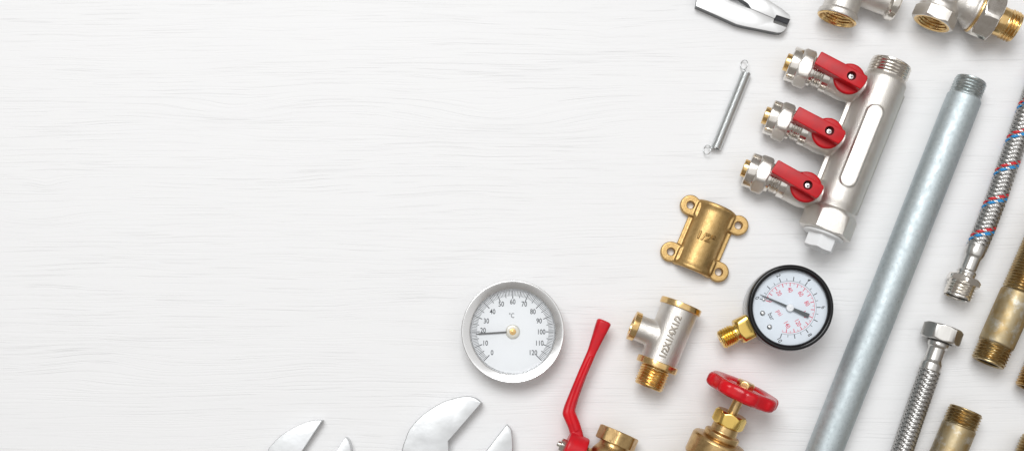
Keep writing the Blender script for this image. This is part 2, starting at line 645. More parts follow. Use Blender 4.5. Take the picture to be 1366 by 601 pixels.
# ------------------------------------------------------------------ thermometer
def thermometer():
    H = 34
    c = P(684, 442, H - 4)
    t, L = thing('dial_thermometer', 'round chrome-rimmed dial thermometer in degrees Celsius, needle just under 20', 'thermometer', (c.x, c.y))
    Ro = 67.5
    lathe(fil([(0, 0.01), (0, 60), (6, 63.5), (24, 64.5), (25, 63)], 1.5), UP, 96).build('case', 'steel', t)
    rim = fil([(22, 63), (23, 66.8), (H - 3, 67.6), (H - 0.6, 67.3), (H, 66.2), (H - 0.4, 64.6), (H - 3.2, 56.0), (H - 6.5, 55.2), (H - 9, 55.1)], 0.9, 4)
    lathe(rim, UP, 128).build('bezel', 'chrome_ring', t)
    zd = H - 9.5
    lathe([(zd - 2, 0.01), (zd - 2, 56), (zd, 56), (zd, 0.01)], UP, 96).build('dial', 'dial_white', t)
    lathe(fil([(zd + .1, 54.8), (zd + 1.2, 54.8), (zd + 1.2, 53.9), (zd + .1, 53.9)], 0.2), UP, 96).build('dial_rim', 'gauge_case', t)
    ticks, nums = Geo(), Geo()
    z = zd + 0.25
    for i in range(121):
        a = math.radians(225 - 2.25 * i)
        r0, w = (43.4, 1.0) if i % 10 == 0 else (45.2, 0.85) if i % 5 == 0 else (47.0, 0.55)
        tick(ticks, r0, 53.6, w, a, z)
    for q in range(0, 121, 10):
        a = math.radians(225 - 2.25 * q)
        rr = 37.5 if 20 <= q < 100 else 38.0 if q == 100 else 38.5
        if q in (50, 60, 70):
            rr = 39.5
        if q == 20:
            rr = 39
        gg = text(str(q), 9.4, sx=0.8, bold=0.08)
        nums.merge(gg, T(rr * math.cos(a), rr * math.sin(a) + (2.0 if q == 20 else 0), z))
    nums.merge(text('°C', 9.0, sx=0.74), T(-1.5, 21.5, z))
    ticks.build('scale_ticks', 'print_black', t)
    nums.build('scale_numbers', 'print_black', t)
    a = math.radians(183.6)
    nz = zd + 1.6
    n = prism([(-4, -1.1), (-4, 1.1), (44, 1.0), (48.5, 0.2), (48.5, -0.2), (44, -1.0)], nz, nz + 0.7, 0.2, 1, RZ(a))
    n.build('needle', 'needle_steel', t)
    lathe(fil([(zd, 0.01), (zd, 9.6), (zd + 1.6, 9.4), (zd + 2.6, 7.5), (zd + 2.7, 0.01)], 1.2), UP, 48).build('hub_cover', 'hub_clear', t)
    hb = lathe(fil([(zd + 2.4, 0.01), (zd + 2.4, 4.6), (zd + 2.9, 4.2), (zd + 3.0, 0.01)], 0.5), UP, 32).build('hub', 'brass', t)
    lathe(fil([(zd + 2.9, 0.01), (zd + 2.9, 2.1), (zd + 3.3, 1.9), (zd + 3.4, 0.01)], 0.3), UP, 24).build('pin', 'brass', hb)
    lathe([(H - 5.9, 0.01), (H - 5.9, 55.4)], UP, 64).build('cover_glass', 'cover_glass', t)


thermometer()


# ------------------------------------------------------------------ pressure gauge
def gauge():
    H = 62
    c = P(1054.6, 410, H - 3)
    t, L = thing('pressure_gauge', 'black-rimmed round pressure gauge reading bar and psi with brass connector', 'gauge', (c.x, c.y))
    lathe(fil([(0, 0.01), (0, 48), (3, 51.5), (40, 51.5), (42, 50)], 2), UP, 96).build('case', 'gauge_case', t)
    lathe(fil([(38, 52), (38.5, 55.2), (54, 55.8), (H - 2, 55.2), (H, 53.5), (H, 51.0), (H - 2.5, 48.6), (H - 5, 48.0)], 1.2, 4), UP, 128).build('bezel', 'black_gloss', t)
    zd = H - 9
    lathe([(zd - 3, 0.01), (zd - 3, 51), (zd, 51), (zd, 0.01)], UP, 96).build('dial', 'dial_blue', t)
    z = zd + 0.25
    A0 = 163.0
    up = math.radians(A0 - 135)                 # direction of the dial's own "up"
    rot = RZ(up - PI / 2)
    blk, red, bn, rn = Geo(), Geo(), Geo(), Geo()
    for i in range(21):
        a = math.radians(A0 - 270 * i / 20)
        tick(blk, 35.0, 40.2 if i % 2 == 0 else 38.0, 1.0 if i % 2 == 0 else 0.6, a, z)
    arc(blk, 34.6, 0.32, math.radians(A0), math.radians(A0 - 270), z)
    for p in range(0, 146, 5):
        a = math.radians(A0 - 270 * p / 145.04)
        tick(red, 27.6 if p % 10 == 0 else 29.8, 32.2, 0.95 if p % 10 == 0 else 0.5, a, z)
    arc(red, 32.3, 0.4, math.radians(A0), math.radians(A0 - 270), z)
    for b in (0, 2, 4, 6, 8, 10):
        a = math.radians(A0 - 27 * b)
        bn.merge(text(str(b), 7.6, sx=0.9, bold=0.06), T(43.6 * math.cos(a), 43.6 * math.sin(a), z) @ rot)
    for p in range(0, 141, 20):
        a = math.radians(A0 - 270 * p / 145.04)
        r = 23.3 if p < 100 else 22.0
        if p == 0:
            r = 26.0
            a -= 0.06
        if p in (120, 140):
            r = 22.3
        rn.merge(text(str(p), 8.2, sx=0.8, bold=0.06), T(r * math.cos(a), r * math.sin(a), z) @ rot)
    bn.merge(text('bar', 8.6, sx=0.85), T(-23.5, -11.2, z) @ rot)
    rn.merge(text('psi', 8.6, sx=0.85), T(-13.8, -6.8, z) @ rot)
    blk.build('bar_scale', 'print_black', t)
    red.build('psi_scale', 'print_red', t)
    bn.build('bar_numbers', 'print_black', t)
    rn.build('psi_numbers', 'print_red', t)
    a = math.radians(156.5)
    nz = zd + 3.0
    n = prism([(-26.5, -2.9), (-26.5, 2.9), (-4, 1.9), (0, 1.6), (38, 0.7), (42.5, 0.15), (42.5, -0.15), (38, -0.7), (0, -1.6), (-4, -1.9)], nz, nz + 0.8, 0.2, 1, RZ(a))
    n.build('needle', 'needle_grey', t)
    hb = lathe(fil([(zd, 0.01), (zd, 5), (zd + 4.2, 5), (zd + 4.8, 4.3), (zd + 5, 0.01)], 0.6), UP, 40).build('hub', 'dial_white', t)
    lathe(fil([(zd + 4.9, 0.01), (zd + 4.9, 0.8), (zd + 5.4, 0.7), (zd + 5.5, 0.01)], 0.2), UP, 16).build('pin', 'pin_steel', hb)
    for sx, sy in ((-34.8, -7.0), (-25.8, -24.6)):
        lathe(fil([(zd - .2, 0.01), (zd - .2, 3.6), (zd + 0.8, 3.4), (zd + 2.2, 2.0), (zd + 2.6, 0.01)], 0.7), T(sx, sy, 0) @ UP, 28).build('dial_screw', 'pin_steel', t)
    lathe(fil([(zd - .2, 0.01), (zd - .2, 2.0), (zd + 2.6, 1.7), (zd + 3.0, 0.01)], 0.5), T(-33.6, 10.6, 0) @ UP, 24).build('stop_pin', 'pin_steel', t)
    lathe([(H - 3.4, 0.01), (H - 3.4, 49.2)], UP, 64).build('cover_glass', 'cover_glass', t)
    # connector, pointing away from the dial's "up"
    hz = 27
    e = L(961.0, 453.6, hz)
    ang = math.atan2(e.y, e.x)
    Ln = math.hypot(e.x, e.y)
    M = RZ(ang) @ T(0, 0, hz)
    cn = lathe([(40, 11)] + fil([(45, 11), (Ln - 26, 11.6), (Ln - 22.5, 10.6), (Ln - 21, 10.6)], 1) + thread(Ln - 20, Ln - 1.5, 13.4, 1.7, 3.4)
               + fil([(Ln - 1.3, 11.4), (Ln, 10.3), (Ln, 3.2), (Ln - 8, 3.0), (Ln - 8, 0.01)], 0.5), M, 56).build('connector', 'brass_gauge', t)
    hexa(Ln - 52, Ln - 25, 16.2, 4, 0.0, 1.5, 3.5, 10, M, corner=0.90).build('wrench_flat', 'brass_gauge', cn)


gauge()


# ------------------------------------------------------------------ straight pipes and nipples
def galvanized():
    h = 23
    d = unit(-.369, .9295)
    a = P(1296, 106.5, h)
    t, L = thing('galvanized_pipe', 'long grey galvanized steel pipe with threaded upper end lying diagonally', 'pipe', (a.x, a.y), d)
    M = T(0, 0, h)
    lathe(fil([(23.5, 15), (24, 21.2), (26, h - 0.3), (60, h), (640, h), (640, 18), (600, 18)], 0.8), M, 72).build('pipe_body', 'galvanized', t)
    lathe([(60, 15), (2, 15.5), (0.2, 17.5), (0.2, 19.0)] + thread(0.8, 24.5, 21.0, 1.5, 4.0), M, 64).build('thread', 'galvanized_thread', t)


galvanized()


def nipple(px, py, d, h, parts, label, warm=False, bore=14.5, group='threaded brass pipe nipples at the right edge'):
    """parts: list of ('t'|'b', length, radius) from the seen end"""
    a = P(px, py, h)
    d = unit(*d)
    t, L = thing('pipe_nipple', label, 'pipe nipple', (a.x, a.y), d, group)
    M = T(0, 0, h)
    x = 0.0
    tm = 'brass_thread_warm' if warm else 'brass_thread'
    for i, (k, ln, r) in enumerate(parts):
        if k == 't':
            rows = thread(x + 0.6, x + ln, r, 1.9, 4.1)
            if i == 0:
                rows = [(x + 30, bore), (x + 1.0, bore), (x, bore + 0.8), (x, r - 2.4), (x + 0.5, r - 1.9)] + rows
            if i == len(parts) - 1:
                rows = rows + [(x + ln + .3, r - 2.2), (x + ln + .3, bore), (x + ln - 20, bore)]
            lathe(rows, M, 64).build('thread', tm, t)
        else:
            lathe(fil([(x, r - 4), (x, r - 1.6), (x + 1.8, r - 0.2), (x + ln / 2, r), (x + ln - 1.8, r - 0.2), (x + ln, r - 1.6), (x + ln, r - 4)], 0.7), M, 72).build('barrel', 'brass_old', t)
        x += ln
    L0 = x
    lathe([(2.2, bore - 0.05), (40, bore - 0.4), (40, 0.01)], M, 40).build('bore', 'brass_bore_shade', t)  # near-black lining, paints the shade inside the open end
    return t


UPR = (.405, -.914)
nipple(1317.5, 484, UPR, 23.3, [('t', 26, 22.6), ('b', 75, 23.3), ('t', 120, 22.8)],
       'long aged brass pipe nipple with pale stains, threaded at both ends', bore=15)
nipple(1289, 546, (-.386, .922), 22.6, [('t', 23, 22.8), ('b', 110, 22.6), ('t', 24, 22.4)],
       'brass pipe nipple cut off by the bottom edge beside the braided hose nut')
nipple(1376, 520, UPR, 22.6, [('t', 28, 22.6), ('b', 70, 22.6), ('t', 24, 22.4)],
       'brown brass thread end at the right edge below the long nipple', warm=True, bore=17)
nipple(1386, 586, (-.386, .922), 22.6, [('t', 34, 22.8), ('b', 80, 22.6), ('t', 24, 22.4)],
       'dull brass thread end in the bottom right corner')


# ------------------------------------------------------------------ reducing tee with lettering
def small_tee():
    h = 28
    top = (909.5, 404.5)
    d = unit(-.375, .927)
    a = P(*top, h)
    t, L = thing('reducing_tee', 'nickel-plated pipe tee with brass rims marked 1/2X1/4X1/2', 'pipe tee', (a.x, a.y), d)
    M = T(0, 0, h)
    k = 1 - h / D
    side = RZ(-PI / 2)                       # towards the image's left-up side: local -y
    B = T(51.5 * k, 0, h) @ side
    g = Geo()
    g.merge(lathe(fil([(5, 0.01), (5, 25.6), (8, 25.4), (80, 24.6), (88, 24.6), (88, 0.01)], 0.5), M, 72))
    g.merge(lathe(fil([(0, 0.01), (0, 21), (18, 20.5), (27, 17.4), (46, 17.2), (46, 0.01)], 4), B, 64))
    remesh(g, 0.85, 6).build('body', 'nickel_cast', t, sharp=180)
    lathe(fil([(24, 20), (1, 20.5), (0, 22), (0, 27.4), (0.6, 27.9), (7.6, 27.9), (8.2, 27.2), (8.2, 24)], 0.5), M, 96).build('rim', 'brass', t)
    lathe(fil([(82, 23), (82, 27), (82.6, 27.7), (90, 27.7), (90.6, 27), (90.6, 18)], 0.5), M, 96).build('rim', 'brass', t)
    lathe(fil([(41.8, 15), (42, 18.8), (42.6, 19.3), (49.8, 19.5), (50.4, 19), (50.4, 12.5), (40, 12)], 0.5), B, 80).build('rim', 'brass', t)
    lathe([(88, 17), (91.5, 17.6)] + thread(92, 117, 20.2, 1.9, 4.0) + [(117.6, 18.2), (118.4, 17.2), (118.4, 14), (100, 14)], M, 64).build('thread', 'brass', t)
    lt = text('1/2X1/4X1/2', 11.6, extrude=1.5, sx=0.84, bold=0.05, bevel=0.45, space=1.14)
    out = []
    R = 25.0
    cx = 46.5
    for (x, y, z) in lt.v:
        # reads towards -x, letter tops to image left (local -y)
        th = -y / R
        r = R + z
        out.append((cx - x, r * math.sin(th) - 0.6, h + r * math.cos(th)))
    lt.v = out
    lt.build('raised_lettering', 'nickel_worn_shade', t, sharp=20)


small_tee()


# ------------------------------------------------------------------ brass wall bracket
def bracket():
    a = P(939.8, 317.9, 8)
    d = unit(-.39, .92)
    t, L = thing('pipe_clamp', 'cast brass pipe saddle clamp marked 1/2" with four screw lugs', 'pipe clamp', (a.x, a.y), d)
    R = 25.5
    g = Geo()
    # arched saddle with a flared rim at both ends
    def saddle(rows):
        n = 28
        v, f = [], []
        for (x, r0, r1) in rows:
            for i in range(n + 1):
                th = -PI / 2 + PI * i / n
                v.append((x, r1 * math.sin(th), max(0, r1 * math.cos(th)) * 1.0))
            for i in range(n, -1, -1):
                th = -PI / 2 + PI * i / n
                v.append((x, r0 * math.sin(th), max(0, r0 * math.cos(th))))
        m = 2 * (n + 1)
        for j in range(len(rows) - 1):
            for i in range(m):
                k = (i + 1) % m
                f.append((j * m + i, j * m + k, (j + 1) * m + k, (j + 1) * m + i))
        f.append(tuple(range(m)))
        f.append(tuple(range((len(rows) - 1) * m, len(rows) * m)))
        return Geo().add(v, f)
    g.merge(saddle([(-46.5, 20, 25.2), (-45, 20, 27.2), (-42, 20, 27.4), (-39, 20, 26.2), (-36, 20, 25.4), (36, 20, 25.4), (39, 20, 26.2), (42, 20, 27.4), (45, 20, 27.2), (46.5, 20, 25.2)]))
    for s in (-1, 1):
        g.merge(prism([(-34, s * 22), (34, s * 22), (34, s * 31), (-34, s * 31)], 0, 6, 1.0))
        for u in (-1, 1):
            cx, cy = 33.5 * u, 34.5 * s
            pts = []
            for i in range(22):
                th = PI * 1.35 * (i / 21 - 0.5)
                dx, dy = math.cos(th), math.sin(th)
                ax = math.atan2(s * 0.95, u * 0.55)
                pts.append((cx + 13.6 * math.cos(ax + th), cy + 13.6 * math.sin(ax + th)))
            pts.append((cx - 13 * u * 1.0, s * 23.5))
            pts.append((cx - 3 * u, s * 18))
            pts.append((cx + 10 * u, s * 19))
            # order round the centre
            mx, my = cx - 0, s * 28
            pts.sort(key=lambda p: math.atan2(p[1] - my, p[0] - mx))
            g.merge(prism(pts, 0, 10.5, 1.4))
            wq = [(cx - 15 * u, s * 21), (cx + 9 * u, s * 21), (cx + 8 * u, s * 26), (cx - 9 * u, s * 26)]
            g.merge(prism(wq, 0, 14, 1.5))
    gb = remesh(g, 0.85, 5)
    # bolt holes: press the cast surface down through the lug with clean bores
    bodyme = gb.mesh('body', S, 180)
    bo = link('body', bodyme, 'brass_cast', t)
    cut = Geo()
    for s in (-1, 1):
        for u in (-1, 1):
            cut.merge(lathe([(-5, 0.01), (-5, 4.9), (9.3, 4.9), (11.0, 6.0), (16, 6.0), (16, 0.01)], T(33.5 * u, 34.5 * s, 0) @ UP, 28))
    cme = cut.mesh('c', S, 180)
    co = bpy.data.objects.new('c', cme)
    COL.objects.link(co)
    co.parent = t
    bpy.context.view_layer.update()
    md = bo.modifiers.new('b', 'BOOLEAN')
    md.operation = 'DIFFERENCE'
    md.object = co
    md.solver = 'EXACT'
    bpy.context.view_layer.update()
    dg = bpy.context.evaluated_depsgraph_get()
    nm = bpy.data.meshes.new_from_object(bo.evaluated_get(dg))
    bo.modifiers.clear()
    bo.data = nm
    nm.name = 'body'
    nm.materials.clear()
    nm.materials.append(M_['brass_cast'])
    for p in nm.polygons:
        p.use_smooth = True
    nm.set_sharp_from_angle(angle=math.radians(50))
    bpy.data.objects.remove(co)
    lt = text('1/2"', 14.0, extrude=2.0, sx=0.98, bold=0.2, bevel=0.5, space=1.1)
    out = []
    for (x, y, z) in lt.v:
        th = x / 25.6
        r = 25.3 + z
        out.append((-y - 0.5, r * math.sin(th), r * math.cos(th)))
    lt.v = out
    lt.build('raised_lettering', 'brass_letter_shade', t, sharp=20)


bracket()


# ------------------------------------------------------------------ extension spring
def spring():
    h = 7.1
    p0, p1 = (995.3, 97.3), (954.6, 198.4)
    a = P(*p0, h)
    d = unit(p1[0] - p0[0], p1[1] - p0[1])
    t, L = thing('extension_spring', 'small coiled steel extension spring with a hook loop at each end', 'spring', (a.x, a.y), d)
    Ln = L(*p1, h).x
    pitch, wr, R = 1.65, 0.9, 6.1
    n = int(Ln / pitch)
    pts = []
    for i in range(n * 18 + 1):
        th = 2 * PI * i / 18
        pts.append((Ln * i / (n * 18), R * math.sin(th), h + R * math.cos(th)))
    tube(pts, wr, 6).build('coil', 'zinc_wire', t, sharp=180)
    for s, c in ((0, L(992.6, 86.5, 7)), (1, L(943.2, 200.0, 6))):
        pts = []
        for i in range(30):
            th = 2 * PI * i / 30
            pts.append((c.x + 6.2 * math.cos(th), c.y + 3.9 * math.sin(th) + 1.2 * math.cos(th), max(1.1, 6.8 + 5.6 * math.sin(th))))
        tube(pts, 0.62, 6, closed=True).build('hook_loop', 'zinc_wire', t, sharp=180)
    q0 = L(995.0, 95.0, h)
    tube([L(997, 97.5, 12), L(994.5, 95.5, 11), L(993.2, 92.5, 8)], 0.85, 6).build('hook_wire', 'zinc_wire', t, sharp=180)
    tube([L(952, 197.5, 11), L(948, 197, 10), L(946, 196.5, 8)], 0.85, 6).build('hook_wire', 'zinc_wire', t, sharp=180)


spring()


# ------------------------------------------------------------------ open ended wrenches
def smooth_outline(pts, keep, n=5):
    """Catmull-Rom through pts; indices in keep stay sharp"""
    out = []
    N = len(pts)
    for i in range(N):
        p0, p1, p2, p3 = (Vector(pts[j % N]) for j in (i - 1, i, i + 1, i + 2))
        m1 = Vector((0, 0)) if False else (p2 - p0) * 0.5
        m2 = (p3 - p1) * 0.5
        if i in keep:
            m1 = (p2 - p1) * 1.0
        if (i + 1) % N in keep:
            m2 = (p2 - p1) * 1.0
        if i in keep and (i + 1) % N in keep:
            out.append(tuple(p1))
            continue
        for k in range(n):
            s = k / n
            h00, h10, h01, h11 = 2 * s**3 - 3 * s * s + 1, s**3 - 2 * s * s + s, -2 * s**3 + 3 * s * s, s**3 - s * s
            q = p1 * h00 + m1 * h10 + p2 * h01 + m2 * h11
            out.append(tuple(q))
    return out


def wrench(px_pts, keep, th, handle, label):
    c = P(*handle[0], 0)
    t, L = thing('open_end_wrench', label, 'wrench', (c.x, c.y), group='open ended wrenches at the bottom edge')
    pts = [L(x, y, th)[:2] for x, y in px_pts]
    ol = smooth_outline(pts, keep)
    prism(ol, 0, th, 2.6, 4).build('jaw_head', 'forged_chrome', t, sharp=28)
    a, b = L(*handle[0], th), L(*handle[1], th)
    dx, dy = (b - a).x, (b - a).y
    l = math.hypot(dx, dy)
    w = handle[2]
    q = [(0, -w), (0, w), (l * 0.3, w * 0.8), (l, w * 0.75), (l, -w * 0.75), (l * 0.3, -w * 0.8)]
    M = T(a.x, a.y, 0) @ RZ(math.atan2(dy, dx))
    prism(q, 2, th - 3, 4, 4, M).build('handle', 'forged_chrome', t, sharp=28)


big = [(536.0, 601), (540.7, 585), (547, 571), (563, 553.6), (587, 538), (604.4, 531.8), (618.7, 528.8), (630, 529.2), (637, 532), (642.7, 536.5),
       (598, 588), (600, 612), (612, 634), (638, 615), (676.2, 565.8), (681, 570.5), (683, 577), (684, 601), (680, 640), (660, 678), (622, 715), (570, 705), (543, 670), (534, 630)]
wrench(big, (9, 10, 11, 12, 13, 14), 20, ((598, 680), (520, 870), 30), 'larger forged steel open-end wrench beside the red lever, only jaws showing')
sml = [(357.0, 601), (362, 593), (374.4, 580.6), (392.6, 569.4), (407, 563.3), (419, 560.4), (429.7, 560.2),
       (391, 619), (393, 638), (402, 655), (424, 638.5), (460.4, 582.8), (464, 585), (466.8, 591), (468.5, 603), (467, 640), (448, 675), (420, 700), (380, 695), (357, 665), (350, 630)]
wrench(sml, (6, 7, 8, 9, 10, 11), 15, ((406, 670), (345, 830), 25), 'smaller forged steel open-end wrench at far left, only jaw tips showing')


# ------------------------------------------------------------------ braided hoses
def resample(pts, step):
    pts = [Vector(p) for p in pts]
    # Catmull-Rom, then even spacing
    fine = []
    for i in range(len(pts) - 1):
        p0, p1, p2, p3 = pts[max(i - 1, 0)], pts[i], pts[i + 1], pts[min(i + 2, len(pts) - 1)]
        for k in range(40):
            s = k / 40
            fine.append(0.5 * ((2 * p1) + (p2 - p0) * s + (2 * p0 - 5 * p1 + 4 * p2 - p3) * s * s + (3 * p1 - p0 - 3 * p2 + p3) * s**3))
    fine.append(pts[-1])
    out, acc = [fine[0]], 0.0
    for a, b in zip(fine, fine[1:]):
        l = (b - a).length
        while acc + l >= step:
            a = a + (b - a) * ((step - acc) / l)
            out.append(a)
            l = (b - a).length
            acc = 0.0
        acc += l
    return out


def braid(pts, r, lead, N, wires, amp, colours, parent, phase=0.0):
    step = lead / (2 * N) / 4
    path = resample(pts, step)
    fr = []
    for i, p in enumerate(path):
        t = (path[min(i + 1, len(path) - 1)] - path[max(i - 1, 0)]).normalized()
        z = Vector((0, 0, 1))
        s = z.cross(t).normalized()
        fr.append((p, s, t.cross(s)))
    circ = 2 * PI * r
    half = 0.78 * PI / N          # half angular width of a carrier
    groups = {}
    for sgn in (1, -1):
        for c in range(N):
            cname = colours.get((sgn, c), 'steel_wire')
            g = groups.setdefault(cname, Geo())
            v, f = [], []
            nw = wires * 3 + 1
            for i, (p, s, u) in enumerate(fr):
                x = i * step
                q = 2 * x * N / lead
                off = amp * math.cos(PI * q) * sgn
                off = max(-amp * 0.75, min(amp * 0.75, off * 1.4))
                if cname != 'steel_wire':
                    off += 0.3
                th0 = sgn * 2 * PI * x / lead + 2 * PI * c / N + phase
                for k in range(nw):
                    w = k / (nw - 1)
                    th = th0 + (w - 0.5) * 2 * half
                    bump = abs(math.sin(PI * w * wires)) * 0.55
                    rr = r + off + bump
                    v.append(p + s * (rr * math.sin(th)) + u * (rr * math.cos(th)))
            m = nw
            for i in range(len(fr) - 1):
                for k in range(m - 1):
                    f.append((i * m + k, i * m + k + 1, (i + 1) * m + k + 1, (i + 1) * m + k))
            g.add(v, f)
    for cname, g in groups.items():
        nm = {'steel_wire': 'wire_braid', 'thread_red': 'red_marker_thread', 'thread_blue': 'blue_marker_thread'}[cname]
        me = bpy.data.meshes.new(nm)
        me.from_pydata([(a * S, b * S, c * S) for a, b, c in g.v], [], g.f)
        for p in me.polygons:
            p.use_smooth = True
        link(nm, me, cname, parent, kind='stuff')
    tube(path[::8], r - amp - 0.2, 20).build('inner_tube', 'steel_dark', parent)


def hose_marked():
    h = 23
    a = P(1276.5, 396.5, h)
    d = unit(28, -70)
    t, L = thing('braided_hose', 'braided steel hose with red and blue marker threads and male threaded end', 'hose', (a.x, a.y), d, 'flexible braided hoses')
    M = T(0, 0, h)
    lathe([(34, 12), (25, 14), (1, 16.8), (0, 17.3), (0, 17.6), (0.5, 17.8)] + thread(0.8, 19.6, 19.3, 1.8, 4.2) + [(20.2, 17), (20.5, 15)], M, 64).build('male_thread', 'nickel', t)
    lathe([(1.5, 16.6), (22, 15.5), (22, 0.01)], M, 48).build('bore', 'steel_dark', t)  # dark lining, shade inside the mouth put into the colour
    hexa(19.5, 28.5, 20.4, 6, math.radians(-23), 0.8, 3.2, 10, M).build('hex_collar', 'nickel', t)
    lathe(fil([(26, 9), (31, 9), (32, 12), (35, 12.8), (37.5, 12.2), (38.6, 10.6), (56, 10.9), (59, 12.6), (63, 13.3), (74, 13.4), (74.6, 12.6), (74.6, 10)], 1.2, 4), M, 64).build('crimp_ferrule', 'steel_satin', t)
    px = [(1304.5, 326.5, 23), (1311, 311, 22), (1328.3, 266.7, 19), (1344.8, 220, 16.5), (1361.5, 173, 15), (1378, 125, 15), (1394, 75, 15), (1409, 20, 15), (1424, -40, 15)]
    pts = [L(*p) for p in px]
    pts.insert(0, L(1302.5, 331.5, 23))
    braid(pts, 12.8, 47.0, 8, 3, 0.6, {(-1, 1): 'thread_red', (-1, 0): 'thread_blue'}, t, phase=2.6)


hose_marked()


def hose_nut():
    h = 23.5
    a = P(1260.0, 435, h)
    d = unit(-.325, .946)
    t, L = thing('braided_hose', 'plain braided steel hose with a large hex nut', 'hose', (a.x, a.y), d, 'flexible braided hoses')
    M = T(0, 0, h)
    hexa(0, 21, 23.2, 6, math.radians(-9), 2.2, 2.6, 17, M).build('hex_nut', 'steel_satin', t)
    lathe(fil([(12, 17.5), (20.6, 17.5), (20.9, 12)], 0.3), M, 48).build('gasket', 'rubber', t)
    lathe(fil([(14, 10), (19.5, 12.5), (22, 13.6), (26, 13.9), (28.5, 13.2), (30, 11.4), (46, 11.4), (49, 12.6), (51.5, 14.0), (60.5, 14.2), (61.2, 13.4), (61.2, 11)], 1.2, 4), M, 64).build('crimp_ferrule', 'steel_satin', t)
    px = [(1241.2, 492, 23), (1236, 507, 22), (1222.5, 545, 18), (1203.5, 601, 15), (1184, 660, 15), (1166, 715, 15)]
    pts = [L(*p) for p in px]
    braid(pts, 13.3, 48.0, 8, 3, 0.6, {}, t)


hose_nut()


